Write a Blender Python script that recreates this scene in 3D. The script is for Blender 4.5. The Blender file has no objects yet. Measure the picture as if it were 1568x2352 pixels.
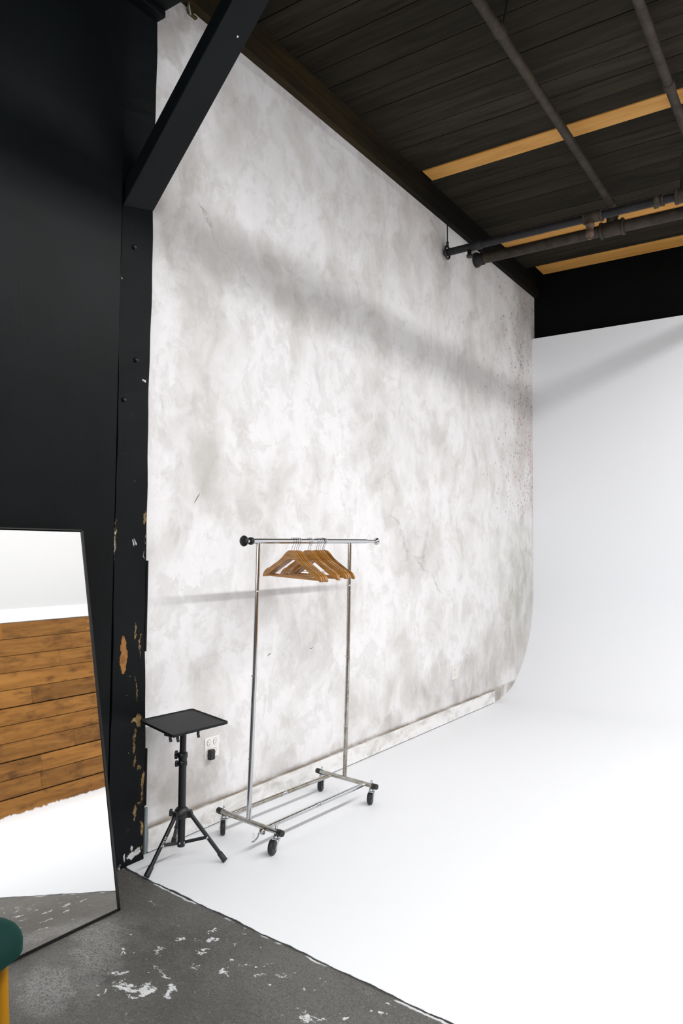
import bpy, math, random
from mathutils import Vector, Matrix
random.seed(7)
C = bpy.context.scene.collection
PI = math.pi
# ------------------------------------------------------------------ camera
W, H, F = 1568.0, 2352.0, 1676.0
CAM = Vector((3.029, 0.0, 1.6))
yaw, pit, rol = 0.597471509, 0.0504379165, 0.00889314288
fw = Vector((-math.sin(yaw)*math.cos(pit), math.cos(yaw)*math.cos(pit), math.sin(pit)))
r0 = Vector((math.cos(yaw), math.sin(yaw), 0)); u0 = r0.cross(fw)
rt = r0*math.cos(rol)+u0*math.sin(rol); up = -r0*math.sin(rol)+u0*math.cos(rol)
cd = bpy.data.cameras.new('camera'); cam = bpy.data.objects.new('camera', cd); C.objects.link(cam)
cam.matrix_world = Matrix(((rt.x, up.x, -fw.x, CAM.x), (rt.y, up.y, -fw.y, CAM.y), (rt.z, up.z, -fw.z, CAM.z), (0, 0, 0, 1)))
cd.sensor_fit = 'VERTICAL'; cd.sensor_height = 36; cd.sensor_width = 24; cd.lens = 36*F/H; cd.clip_end = 100; cd.clip_start = .05
bpy.context.scene.camera = cam
# measurements taken from the photograph, turned into real positions on a real plane
def ray(x, y): return rt*((x-W/2)/F)-up*((y-H/2)/F)+fw
def on_x(x, y, X=0.0):
    d = ray(x, y); return CAM+d*((X-CAM.x)/d.x)
def on_z(x, y, Z=0.0):
    d = ray(x, y); return CAM+d*((Z-CAM.z)/d.z)

# ------------------------------------------------------------------ mesh helpers
class MB:
    def __init__(s): s.v = []; s.f = []; s.sm = []
    def add(s, vs, fs, smooth=False):
        o = len(s.v); s.v += [tuple(v) for v in vs]
        for f in fs: s.f.append([o+i for i in f]); s.sm.append(smooth)
        return s
    def box(s, a, b):
        x0, y0, z0 = a; x1, y1, z1 = b
        return s.add([(x0,y0,z0),(x1,y0,z0),(x1,y1,z0),(x0,y1,z0),(x0,y0,z1),(x1,y0,z1),(x1,y1,z1),(x0,y1,z1)],
              [(0,3,2,1),(4,5,6,7),(0,1,5,4),(1,2,6,5),(2,3,7,6),(3,0,4,7)])
    def hexa(s, p): # 8 points, bottom 4 ccw then top 4
        return s.add(p, [(0,3,2,1),(4,5,6,7),(0,1,5,4),(1,2,6,5),(2,3,7,6),(3,0,4,7)])
    def tube(s, pts, r, n=16, cap=True, rs=None):
        pts = [Vector(p) for p in pts]; rings = []; prev = None
        for i, p in enumerate(pts):
            if i == 0: t = pts[1]-p
            elif i == len(pts)-1: t = p-pts[i-1]
            else: t = (pts[i+1]-p).normalized()+(p-pts[i-1]).normalized()
            t.normalize()
            if prev is None:
                a = Vector((0, 0, 1)) if abs(t.z) < .9 else Vector((1, 0, 0))
                u = t.cross(a).normalized()
            else: u = (prev-t*prev.dot(t)).normalized()
            prev = u; w = t.cross(u); rr = rs[i] if rs else r
            rings.append([p+(u*math.cos(2*PI*k/n)+w*math.sin(2*PI*k/n))*rr for k in range(n)])
        vs = [v for R in rings for v in R]; fs = []
        for i in range(len(rings)-1):
            for k in range(n): fs.append((i*n+k, i*n+(k+1) % n, (i+1)*n+(k+1) % n, (i+1)*n+k))
        s.add(vs, fs, True)
        if cap:
            s.add(rings[0], [tuple(reversed(range(n)))]); s.add(rings[-1], [tuple(range(n))])
        return s
    def lathe(s, prof, base=(0, 0, 0), axis=(0, 0, 1), n=24):  # prof: (r, h)
        ax = Vector(axis).normalized(); a = Vector((0, 0, 1)) if abs(ax.z) < .9 else Vector((1, 0, 0))
        u = ax.cross(a).normalized(); w = ax.cross(u); b = Vector(base); vs = []
        for r, h in prof:
            for k in range(n): vs.append(b+ax*h+(u*math.cos(2*PI*k/n)+w*math.sin(2*PI*k/n))*max(r, 1e-5))
        fs = []
        for i in range(len(prof)-1):
            for k in range(n): fs.append((i*n+k, i*n+(k+1) % n, (i+1)*n+(k+1) % n, (i+1)*n+k))
        fs.append(tuple(reversed(range(n)))); fs.append(tuple((len(prof)-1)*n+k for k in range(n)))
        s.add(vs, fs, True); s.sm[-1] = s.sm[-2] = False
        return s
    def prism(s, poly, fn, t0, t1):  # poly of (a,b); fn(a,b,t)->point
        n = len(poly); vs = [fn(a, b, t0) for a, b in poly]+[fn(a, b, t1) for a, b in poly]
        return s.add(vs, [tuple(reversed(range(n))), tuple(range(n, 2*n))]+[(k, (k+1) % n, n+(k+1) % n, n+k) for k in range(n)])
    def build(s, name, mat, parent=None, bevel=0, seg=2, auto=True, loc=None):
        me = bpy.data.meshes.new(name)
        L = Vector(loc) if loc else Vector((0, 0, 0))
        me.from_pydata([tuple(Vector(v)-L) for v in s.v], [], s.f)
        for p, q in zip(me.polygons, s.sm): p.use_smooth = q
        import bmesh
        b = bmesh.new(); b.from_mesh(me); bmesh.ops.recalc_face_normals(b, faces=b.faces); b.to_mesh(me); b.free()
        me.materials.append(mat); me.update()
        o = bpy.data.objects.new(name, me); C.objects.link(o); o.location = L
        if parent: o.parent = parent; o.matrix_parent_inverse = Matrix.Identity(4); o.location = L-WP(parent)
        if bevel:
            m = o.modifiers.new('bevel', 'BEVEL'); m.width = bevel; m.segments = seg; m.limit_method = 'ANGLE'; m.angle_limit = .6
        return o
def WP(o):
    v = Vector(o.location)
    while o.parent: o = o.parent; v += Vector(o.location)
    return v
def tag(o, label, cat, group=None):
    o['label'] = label; o['category'] = cat
    if group: o['group'] = group
    return o
def thing(name, loc, label, cat, group=None):
    o = bpy.data.objects.new(name, None); C.objects.link(o); o.location = loc; o.empty_display_size = .1
    return tag(o, label, cat, group)
def struct(o): o['kind'] = 'structure'; return o

# ------------------------------------------------------------------ shader helpers
def lin(c):
    if isinstance(c, str): c = [int(c[i:i+2], 16)/255 for i in (0, 2, 4)]
    return tuple(((x/12.92) if x <= .04045 else ((x+.055)/1.055)**2.4) for x in c)+(1,)
class M:
    def __init__(s, name, rough=.5, metal=0, color=None, spec=.5):
        s.m = bpy.data.materials.new(name); s.m.use_nodes = True; s.t = s.m.node_tree; s.b = s.t.nodes['Principled BSDF']
        s.b.inputs['Roughness'].default_value = rough; s.b.inputs['Metallic'].default_value = metal
        s.b.inputs['Specular IOR Level'].default_value = spec
        if color is not None: s.b.inputs['Base Color'].default_value = color if len(color) == 4 else lin(color)
    def n(s, t): return s.t.nodes.new(t)
    def put(s, sock, v):
        if isinstance(v, bpy.types.NodeSocket): s.t.links.new(v, sock)
        elif isinstance(v, tuple) and len(v) == 3 and sock.type == 'RGBA': sock.default_value = v+(1,)
        else: sock.default_value = v
    def math(s, op, a, b=0.0, c=0.0, clamp=False):
        k = s.n('ShaderNodeMath'); k.operation = op; k.use_clamp = clamp
        s.put(k.inputs[0], a); s.put(k.inputs[1], b); s.put(k.inputs[2], c); return k.outputs[0]
    def vmath(s, op, a, b):
        k = s.n('ShaderNodeVectorMath'); k.operation = op; s.put(k.inputs[0], a); s.put(k.inputs[1], b); return k.outputs[0]
    def pos(s): return s.n('ShaderNodeNewGeometry').outputs['Position']
    def obj(s): return s.n('ShaderNodeTexCoord').outputs['Object']
    def sep(s, v):
        k = s.n('ShaderNodeSeparateXYZ'); s.put(k.inputs[0], v); return k.outputs
    def comb(s, x, y, z):
        k = s.n('ShaderNodeCombineXYZ'); s.put(k.inputs[0], x); s.put(k.inputs[1], y); s.put(k.inputs[2], z); return k.outputs[0]
    def noise(s, v, scale, detail=4, rough=.55, dist=0, col=False):
        k = s.n('ShaderNodeTexNoise'); s.put(k.inputs['Vector'], v); k.inputs['Scale'].default_value = scale
        k.inputs['Detail'].default_value = detail; k.inputs['Roughness'].default_value = rough; k.inputs['Distortion'].default_value = dist
        return k.outputs['Color' if col else 'Fac']
    def voro(s, v, scale, feat='F1'):
        k = s.n('ShaderNodeTexVoronoi'); s.put(k.inputs['Vector'], v); k.inputs['Scale'].default_value = scale; k.feature = feat
        return k.outputs
    def mapr(s, v, a, b, c=0.0, d=1.0, smooth=True):
        k = s.n('ShaderNodeMapRange'); k.interpolation_type = 'SMOOTHSTEP' if smooth else 'LINEAR'
        s.put(k.inputs[0], v); s.put(k.inputs[1], a); s.put(k.inputs[2], b); s.put(k.inputs[3], c); s.put(k.inputs[4], d); return k.outputs[0]
    def mix(s, f, a, b, mode='MIX'):
        k = s.n('ShaderNodeMix'); k.data_type = 'RGBA'; k.blend_type = mode
        s.put(k.inputs[0], f); s.put(k.inputs[6], a); s.put(k.inputs[7], b); return k.outputs[2]
    def ramp(s, f, stops):
        k = s.n('ShaderNodeValToRGB'); s.put(k.inputs[0], f); e = k.color_ramp.elements
        while len(e) < len(stops): e.new(.5)
        for i, (p, c) in enumerate(stops): e[i].position = p; e[i].color = c
        return k.outputs[0]
    def color(s, v): s.put(s.b.inputs['Base Color'], v)
    def rough(s, v): s.put(s.b.inputs['Roughness'], v)
    def bump(s, h, strength=.3, dist=.01):
        k = s.n('ShaderNodeBump'); k.inputs['Strength'].default_value = strength; k.inputs['Distance'].default_value = dist
        s.put(k.inputs['Height'], h); s.put(s.b.inputs['Normal'], k.outputs[0])
    def blob(s, a, b, ca, cb, ra, rb, ang=0, hard=0.0):
        """soft elliptical patch in coordinates (a, b); 1 inside, 0 outside"""
        da = s.math('SUBTRACT', a, ca); db = s.math('SUBTRACT', b, cb); c, sn = math.cos(ang), math.sin(ang)
        u = s.math('MULTIPLY_ADD', da, c/ra, s.math('MULTIPLY', db, sn/ra))
        v = s.math('MULTIPLY_ADD', db, c/rb, s.math('MULTIPLY', da, -sn/rb))
        d = s.math('ADD', s.math('MULTIPLY', u, u), s.math('MULTIPLY', v, v))
        return s.mapr(d, 1.0, hard, 0.0, 1.0)
    def blobs(s, a, b, L):
        acc = None
        for t in L:
            k = s.math('MULTIPLY', s.blob(a, b, *t[:-1]), t[-1])
            acc = k if acc is None else s.math('MAXIMUM', acc, k)
        return acc

# ---- plaster
def plaster_mat():
    m = M('aged_plaster', .72, spec=.25); p = m.pos(); x, y, z = m.sep(p)
    warp = m.noise(p, 1.3, 5, .6, 0, True)
    wv = m.vmath('MULTIPLY', m.vmath('SUBTRACT', warp, (.5, .5, .5)), (0, .55, .55)); q = m.vmath('ADD', p, wv)
    st = m.vmath('MULTIPLY', q, (1, 1.25, .8))
    n1 = m.noise(st, 1.7, 7, .55, .15); n2 = m.noise(m.vmath('MULTIPLY', q, (1, 1.9, 1.1)), 3.2, 7, .6, .25)
    n3 = m.noise(m.vmath('MULTIPLY', p, (1, 1, .75)), 10, 7, .72, .3); n4 = m.noise(m.vmath('ADD', q, (0, 7, 3)), 3.6, 9, .72, .2)
    cloud = m.mapr(n1, .42, .72); fine = m.mapr(n2, .50, .80); tiny = m.mapr(n3, .48, .9)
    # large stains seen on the wall
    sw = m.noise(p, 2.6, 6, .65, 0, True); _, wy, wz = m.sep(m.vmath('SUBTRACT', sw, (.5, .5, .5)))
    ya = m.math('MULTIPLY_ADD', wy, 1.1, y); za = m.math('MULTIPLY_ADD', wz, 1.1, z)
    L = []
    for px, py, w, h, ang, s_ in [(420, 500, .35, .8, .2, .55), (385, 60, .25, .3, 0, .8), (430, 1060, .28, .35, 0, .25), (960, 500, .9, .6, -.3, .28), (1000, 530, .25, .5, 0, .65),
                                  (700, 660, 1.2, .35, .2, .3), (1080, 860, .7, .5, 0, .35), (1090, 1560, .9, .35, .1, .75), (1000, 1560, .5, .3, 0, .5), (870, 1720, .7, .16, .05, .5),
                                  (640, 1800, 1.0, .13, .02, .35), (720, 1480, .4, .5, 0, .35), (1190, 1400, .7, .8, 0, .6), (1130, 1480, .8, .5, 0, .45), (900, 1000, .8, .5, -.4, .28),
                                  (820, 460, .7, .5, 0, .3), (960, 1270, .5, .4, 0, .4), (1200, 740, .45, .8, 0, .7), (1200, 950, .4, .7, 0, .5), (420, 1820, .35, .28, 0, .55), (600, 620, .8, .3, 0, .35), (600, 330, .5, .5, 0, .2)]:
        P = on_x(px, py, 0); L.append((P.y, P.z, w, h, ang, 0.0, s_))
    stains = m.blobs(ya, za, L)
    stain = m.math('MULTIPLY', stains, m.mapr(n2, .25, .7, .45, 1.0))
    # hair cracks
    cw = m.noise(p, 3.5, 6, .7, 0, True); _, cy, cz = m.sep(m.vmath('SUBTRACT', cw, (.5, .5, .5)))
    yb = m.math('MULTIPLY_ADD', cy, .35, y); zb = m.math('MULTIPLY_ADD', cz, .25, z)
    CR = []
    def crack(pts, wd=.012, s_=1.0):
        P = [on_x(a, b, 0) for a, b in pts]
        for A, B in zip(P, P[1:]):
            c_ = (A+B)/2; d = B-A; CR.append((c_.y, c_.z, d.length*.62, wd, math.atan2(d.z, d.y), 0.0, s_))
    crack([(462, 455), (482, 500), (497, 560)], .007, .9); crack([(497, 560), (545, 615), (575, 668)], .008, .4)
    crack([(893, 1175), (915, 1215), (945, 1270)], .018, .6); crack([(945, 1270), (985, 1320), (1012, 1372)], .016, .7)
    crack([(952, 1290), (975, 1262)], .014, .5); crack([(860, 1110), (905, 1080)], .014, .35); crack([(1010, 650), (1025, 780)], .02, .3); crack([(985, 490), (1004, 530)], .02, .8)
    crack([(690, 700), (745, 850)], .016, .2); crack([(720, 980), (735, 1050)], .02, .2)
    cracks = m.blobs(yb, zb, CR)
    scr = []
    for (a, b, c, d) in [(445, 1157, 460, 1131), (614, 1506, 622, 1500), (711, 1491, 719, 1487)]:
        A = on_x(a, b, 0); B = on_x(c, d, 0); k = (A+B)/2; dd = B-A; scr.append((k.y, k.z, dd.length/2, .004, math.atan2(dd.z, dd.y), .5, .8))
    scratch = m.blobs(y, z, scr)
    # grime gathered above the baseboard
    grime = m.math('MULTIPLY', m.mapr(z, .132, .165, 1, 0), m.mapr(m.noise(p, 4, 5, .7), .3, .6))
    col = m.mix(cloud, lin('f0f0f2'), lin('d3d1cf'))
    col = m.mix(m.math('MULTIPLY', fine, .36), col, lin('b5b1ad'))
    col = m.mix(m.math('MULTIPLY', tiny, .36), col, lin('a9a5a2'))
    col = m.mix(m.math('MULTIPLY', m.math('MULTIPLY', m.mapr(n4, .50, .60), m.mapr(n4, .74, .56)), .22), col, lin('a8a39d'))
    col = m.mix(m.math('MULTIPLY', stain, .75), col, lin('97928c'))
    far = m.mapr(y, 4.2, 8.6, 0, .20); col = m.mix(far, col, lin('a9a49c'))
    green = m.math('MULTIPLY', m.blob(ya, za, 8.1, 1.3, .8, .9), m.mapr(n2, .3, .7)); col = m.mix(m.math('MULTIPLY', green, .35), col, lin('9aa48e'))
    col = m.mix(m.math('MULTIPLY', cracks, .42), col, lin('6a655f'))
    col = m.mix(scratch, col, lin('4a4444')); col = m.mix(m.math('MULTIPLY', grime, .6), col, lin('7d6f60'))
    # flung paint specks towards the far end
    sv = m.voro(m.vmath('MULTIPLY', p, (1, 46, 20)), 1.0); rnd = m.sep(sv['Color'])
    dens = m.math('MULTIPLY', m.mapr(y, 7.3, 8.5, 0, 1.1), m.math('MULTIPLY', m.mapr(z, 1.8, 2.2), m.mapr(z, 4.75, 4.3)))
    sel = m.math('LESS_THAN', rnd[0], m.math('MULTIPLY', dens, m.mapr(m.noise(p, 3.5, 3), .38, .62, .12, 1.3)))
    sz = m.math('LESS_THAN', sv['Distance'], m.mapr(rnd[1], 0, 1, .06, .34, False))
    spk = m.math('MULTIPLY', sel, sz)
    sv2 = m.voro(m.vmath('MULTIPLY', p, (1, 15, 9)), 1.0); r2 = m.sep(sv2['Color'])
    sel2 = m.math('MULTIPLY', m.math('LESS_THAN', r2[0], m.mapr(y, 6.0, 8.4, 0, .16)), m.math('LESS_THAN', sv2['Distance'], .09))
    sel2 = m.math('MULTIPLY', sel2, m.math('MULTIPLY', m.mapr(z, 1.9, 2.3), m.math('GREATER_THAN', y, 6.3))); spk = m.math('MAXIMUM', spk, sel2)
    scol = m.mix(m.math('GREATER_THAN', rnd[2], .55), lin('2e2740'), lin('963f52'))
    blush = m.math('MULTIPLY', m.blob(y, z, 8.35, 2.7, .5, 1.0), m.mapr(m.noise(p, 5, 4), .4, .65, 0, .3)); col = m.mix(blush, col, lin('c9a9ad'))
    col = m.mix(m.math('MULTIPLY', spk, .85), col, scol)
    m.color(col); m.bump(m.math('ADD', m.math('MULTIPLY', n3, .6), n2), .25, .012); return m.m

def white_paint(name, col, speck=True, rough=.55):
    m = M(name, rough, spec=.3); p = m.pos(); n = m.noise(p, 1.2, 4); m.color(m.mix(m.mapr(n, .3, .8), lin(col), lin('e4e6e8') if speck else lin(col)))
    m.bump(m.noise(p, 60, 3), .06, .002); return m.m

def concrete_mat():
    m = M('painted_concrete', .5, spec=.5); p = m.pos(); x, y, z = m.sep(p)
    n = m.noise(p, 1.6, 6, .6, .6); g = m.noise(p, 165, 4, .8); g2 = m.noise(p, 70, 5, .8); md = m.noise(p, 6, 6, .65, .4)
    col = m.mix(m.mapr(n, .3, .75), lin('686763'), lin('4e4d48'))
    col = m.mix(m.mapr(md, .45, .8, 0, .6), col, lin('76746e'))
    col = m.mix(m.mapr(g, .50, .66, 0, .55), col, lin('282826')); vr = m.sep(m.voro(p, 210)['Color'])[0]; col = m.mix(m.mapr(vr, .55, 1.0, 0, .5), col, lin('262624')); col = m.mix(m.mapr(vr, .08, .0, 0, .22), col, lin('a5a5a3')); col = m.mix(m.mapr(g2, .58, .70, 0, .3), col, lin('98979a'))
    w = m.noise(p, 9, 5, .7, 0, True); wx, wy, _ = m.sep(m.vmath('SUBTRACT', w, (.5, .5, .5)))
    a = m.math('MULTIPLY_ADD', wx, .25, x); b = m.math('MULTIPLY_ADD', wy, .25, y)
    # dark patches and paint splashes, at their places on the floor
    D = []
    for px, py, r1, r2_, s_ in [(225, 2245, .10, .035, .9), (180, 2255, .07, .03, .6), (120, 2300, .12, .05, .35), (330, 2140, .12, .03, .3)]:
        P = on_z(px, py, 0); D.append((P.x, P.y, r1, r2_, .2, 0.0, s_))
    col = m.mix(m.math('MULTIPLY', m.blobs(a, b, D), .9), col, lin('3a3a3a'))
    PALE_SHEEN = []  # pale window sheen at the left, painted into the concrete colour
    for px, py, r1, r2_, s_ in [(230, 2170, .30, .12, .8), (110, 2270, .22, .12, 1.0), (200, 2220, .3, .08, .6)]:
        P = on_z(px, py, 0); PALE_SHEEN.append((P.x, P.y, r1, r2_, -.6, 0.0, s_))
    col = m.mix(m.math('MULTIPLY', m.blobs(a, b, PALE_SHEEN), m.mapr(vr, .2, .9, .6, .12)), col, lin('a3a2a1'))
    S = []
    for px, py, r1, r2_, s_ in [(300, 2270, .13, .035, 1), (315, 2282, .07, .035, 1.2), (268, 2235, .07, .03, 1), (350, 2188, .06, .02, .8), (390, 2280, .07, .035, 1), (375, 2240, .09, .02, .8), (358, 2228, .06, .03, .8),
                                (405, 2162, .045, .02, 1.2), (290, 2182, .045, .012, 1), (484, 2143, .025, .012, 1.3), (488, 2163, .04, .014, 1.1), (455, 2162, .04, .03, .6), (458, 2190, .035, .014, 1.2), (505, 2233, .06, .02, 1), (524, 2210, .06, .03, .9),
                                (465, 2215, .05, .02, .7), (570, 2214, .05, .02, .7), (615, 2212, .02, .012, 1), (650, 2242, .045, .03, .7), (590, 2242, .06, .008, .8), (283, 2293, .03, .014, 1.1), (238, 2283, .018, .014, 1.2), (208, 2266, .016, .008, 1.1),
                                (490, 2288, .03, .03, .5), (735, 2252, .02, .008, 1), (700, 2267, .014, .01, 1.1), (728, 2265, .04, .006, .7), (870, 2325, .03, .02, 1.2), (700, 2330, .07, .035, .9), (735, 2340, .05, .035, .9), (805, 2345, .03, .014, 1.2),
                                (555, 2140, .02, .008, 1), (343, 2075, .03, .01, .9), (650, 2330, .05, .02, .5), (890, 2317, .03, .01, .8), (410, 2125, .05, .01, .5), (545, 2170, .02, .01, .9), (470, 2120, .03, .01, .4), (285, 2320, .02, .02, .6), (840, 2290, .02, .008, .9), (120, 2240, .03, .012, .6)]:
        P = on_z(px, py, 0); S.append((P.x, P.y, r1*.62, r2_*1.0, .15, 0.0, s_))
    sp = m.blobs(a, b, S); sp = m.math('MAXIMUM', sp, m.math('MULTIPLY', m.mapr(m.noise(m.vmath('MULTIPLY', p, (1, 1.8, 1)), 4.2, 3), .60, .74), .55))
    rag = m.noise(m.vmath('MULTIPLY', p, (.6, 2.2, 1)), 50, 7, .85)
    mask = m.mapr(m.math('ADD', m.math('MULTIPLY', sp, .27), m.math('MULTIPLY', rag, 1.0)), .68, .74)
    mask = m.math('MULTIPLY', mask, m.mapr(sp, .03, .12))
    # scattered flecks
    fv = m.voro(m.vmath('MULTIPLY', p, (1, 1.2, 1)), 26); fr = m.sep(fv['Color'])
    fl = m.math('MULTIPLY', m.math('LESS_THAN', fr[0], .10), m.math('LESS_THAN', m.math('MULTIPLY_ADD', m.math('SUBTRACT', rag, .5), .6, fv['Distance']), m.mapr(fr[1], 0, 1, .02, .17, False)))
    fl = m.math('MULTIPLY', fl, m.mapr(m.noise(p, 2.2, 2), .42, .6))
    # broken paint line beside the edge of the white floor
    ed = m.math('SUBTRACT', m.math('MULTIPLY_ADD', x, -.083, 2.487), y)   # distance from the white floor
    edn = m.math('MULTIPLY_ADD', m.math('SUBTRACT', m.noise(p, 14, 5, .7), .5), .03, ed)
    ln = m.math('MULTIPLY', m.mapr(edn, .008, .012), m.mapr(edn, .022, .017)); ln = m.math('MULTIPLY', ln, m.mapr(m.noise(p, 5, 3), .47, .55))
    dk = m.math('MULTIPLY', m.mapr(ed, .018, .003), .9); col = m.mix(dk, col, lin('1d1d1c'))
    wm = m.math('MAXIMUM', m.math('MAXIMUM', mask, fl), ln)
    col = m.mix(m.math('MULTIPLY', wm, .92), col, lin('e6e8ea')); m.color(col)
    m.rough(m.mapr(md, .3, .7, .42, .62)); m.bump(m.math('ADD', g, g2), .7, .005); return m.m

def black_paint(name, base='1b1e20', rough=.5, chips=None, wear=0.0):
    m = M(name, rough, spec=.12); p = m.pos(); x, y, z = m.sep(p)
    col = m.mix(m.mapr(m.noise(p, 3, 5), .35, .75), lin(base), tuple(c*.7 for c in lin(base)[:3]))
    if chips:
        w = m.noise(p, 16, 5, .7, 0, True); _, wy, wz = m.sep(m.vmath('SUBTRACT', w, (.5, .5, .5)))
        a = m.math('MULTIPLY_ADD', wy, .05, y); b = m.math('MULTIPLY_ADD', wz, .07, z)
        rag = m.noise(m.vmath('MULTIPLY', p, (1, 2.0, .8)), 60, 6, .8)
        for colr, L in chips:
            bm_ = m.blobs(a, b, L)
            mk = m.mapr(m.math('MULTIPLY_ADD', bm_, .32, rag), .70, .76); mk = m.math('MULTIPLY', mk, m.mapr(bm_, .02, .1))
            cc = m.mix(m.mapr(m.noise(p, 30, 4), .3, .7), lin(colr), lin(colr)[:3] and tuple(c*.55 for c in lin(colr)[:3]))
            col = m.mix(mk, col, cc)
        v = m.voro(m.vmath('MULTIPLY', p, (1, 1.5, .9)), 38); r = m.sep(v['Color'])
        fl = m.math('MULTIPLY', m.math('LESS_THAN', r[0], .035), m.math('LESS_THAN', v['Distance'], m.mapr(r[1], 0, 1, .03, .13, False)))
        col = m.mix(m.math('MULTIPLY', fl, m.mapr(z, 3.6, 1.0, .15, .8)), col, lin('b9b9b4'))
    m.color(col); m.bump(m.noise(m.vmath('MULTIPLY', p, (1, 1, .2)), 22, 5, .7), .3, .004); return m.m

def wood_planks(name, c1, c2, c3, along='y', scale=1.0, rough=.55, dark=.4, spec=.3, foot=False):
    """grain running along one axis, each separate mesh island of boards coloured at random"""
    m = M(name, rough, spec=spec); p = m.pos(); k = m.n('ShaderNodeNewGeometry').outputs['Random Per Island']
    st = {'y': (9, .9, 9), 'x': (.9, 9, 9), 'z': (9, 9, .9)}[along]
    off = m.comb(m.math('MULTIPLY', k, 31), m.math('MULTIPLY', k, 57), m.math('MULTIPLY', k, 17))
    q = m.vmath('ADD', m.vmath('MULTIPLY', p, st), off)
    g = m.noise(q, 1.1*scale, 7, .65, 1.2); g2 = m.noise(q, 4*scale, 5, .7, .4)
    col = m.mix(m.mapr(g, .3, .72), c1, c2); col = m.mix(m.math('MULTIPLY', m.mapr(g2, .5, .75), dark), col, c3)
    kn = m.voro(m.vmath('MULTIPLY', q, (.16, .16, .16)) if along != 'x' else m.vmath('MULTIPLY', q, (.6, .35, .35)), 1.6); col = m.mix(m.math('MULTIPLY', m.mapr(kn['Distance'], .13, .03), .65), col, c3)
    br = m.mapr(k, 0, 1, .72, 1.15, False); col = m.mix(1.0, col, m.comb(br, br, br), 'MULTIPLY')
    if foot:
        bl = m.noise(m.vmath('ADD', m.vmath('MULTIPLY', p, (1, 1.2, 3)), off), 2.6, 4, .6); col = m.mix(m.mapr(bl, .5, .72, 0, .65), col, c3)
        z = m.sep(p)[2]; wv = m.math('MULTIPLY_ADD', m.noise(p, 16, 5, .8), -.09, z); col = m.mix(m.mapr(wv, -.028, -.033), col, lin('e8eaec'))
    m.color(col); m.bump(g2, .2, .003); return m.m

plaster = plaster_mat()
cyc_white = white_paint('white_studio_paint', 'eceef1', False, .55)
floor_white = cyc_white
upper_white = white_paint('white_wall_paint', 'c2c1c1', False, .6)
concrete = concrete_mat()
black_wall = black_paint('black_wall_paint', '0e1214', .4)
black_void = black_paint('black_upper_paint', '050607', .8)
chrome = M('chrome', .12, 1, lin('c4c6c8')).m
def worn_chrome():
    m = M('worn_chrome', .2, 1); p = m.pos(); n = m.noise(p, 14, 5, .7)
    m.color(m.mix(m.mapr(n, .35, .7), lin('bcbdbb'), lin('938874'))); m.rough(m.mapr(n, .3, .7, .12, .3)); return m.m
chrome_worn = worn_chrome()
zinc = M('zinc_plate', .3, 1, lin('b9bdbf')).m
rubber = M('black_rubber', .5, 0, lin('141618')).m
black_plastic = M('black_plastic', .42, 0, lin('15181a')).m
black_metal = M('black_powder_coat', .4, 0, lin('121517')).m
mirror_glass = M('mirror_glass', .015, 1, (.93, .94, .94, 1)).m
frame_black = M('black_mirror_frame', .35, 0, lin('0f1112')).m
white_plastic = M('white_plastic', .4, 0, lin('f1f0ee')).m
def iron_mat():
    m = M('grimy_iron_pipe', .6, .35, spec=.3); p = m.pos(); n = m.noise(p, 9, 6, .7); m.color(m.mix(m.mapr(n, .35, .7), lin('443d34'), lin('2c2722'))); m.bump(n, .3, .004); return m.m
iron = iron_mat()
def iron_dark_mat():
    m = M('dark_iron_pipe', .5, .2, spec=.3); p = m.pos(); n = m.noise(p, 9, 6, .7); m.color(m.mix(m.mapr(n, .35, .7), lin('26272a'), lin('1c1c1d'))); return m.m
iron_dark = iron_dark_mat()
rusty = M('brown_sprinkler_brass', .6, .3, lin('5d4a3c')).m

# ------------------------------------------------------------------ the setting
BW = 8.55      # back of the cyclorama
CEIL = 4.95
XR = 6.1       # plank-clad wall on the right
def edge_y(x): return 2.487-.083*x
# concrete floor
struct(MB().box((-.2, -3.2, -.1), (XR+.3, 3.2, 0)).build('floor', concrete))
# white painted floor: thick paint skin with a ragged front edge
mb = MB(); pts = []
x = .0
while x < XR:
    j = .012*math.sin(x*17)+.006*math.sin(x*61)+random.uniform(-.004, .004)
    if x < .12: j += -.01+.055*(1-x/.12)
    pts.append((x, edge_y(x)+j*.28)); x += .012
pts.append((XR, edge_y(XR)))
n = len(pts); vs = []; fs = []
rows = [(.0, 0.0005), (.001, .002), (.004, .003)]
for dy, zz in rows: vs += [(a, b+dy, zz) for a, b in pts]
vs += [(a, 3.6, .003) for a, b in pts]; vs += [(a, 7.4, .003) for a, b in pts]
for r_ in range(4):
    for i in range(n-1): fs.append((r_*n+i, r_*n+i+1, (r_+1)*n+i+1, (r_+1)*n+i))
mb.add(vs, fs, False)
struct(mb.build('floor', floor_white))
# cyclorama: cove and upright sheet
mb = MB(); prof = [(7.40, .003)]
for i in range(1, 33):
    a = PI/2*i/32; prof.append((7.40+1.14*math.sin(a), .003+1.145*(1-math.cos(a))))
prof.append((8.535, 4.17)); back = [(8.60, 4.17), (8.60, .0)]
xs = [.001, XR]; vs = []
for X in xs: vs += [(X, a, b) for a, b in prof]
k = len(prof); fs = [(i*k+j, i*k+j+1, (i+1)*k+j+1, (i+1)*k+j) for i in range(1) for j in range(k-1)]
mb.add(vs, fs, True)
struct(mb.build('wall_back', cyc_white))
struct(MB().box((.001, 8.537, 4.10), (XR, 8.60, 4.168)).build('trim_1', cyc_white))
# dark wall above the cyclorama
struct(MB().box((-.2, 8.62, 0), (XR+.3, 8.75, 5.1)).build('wall_back', black_void))
# plaster wall
struct(MB().box((-.15, 2.60, 0), (0, 8.62, 4.70)).build('wall_left', plaster))
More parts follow.
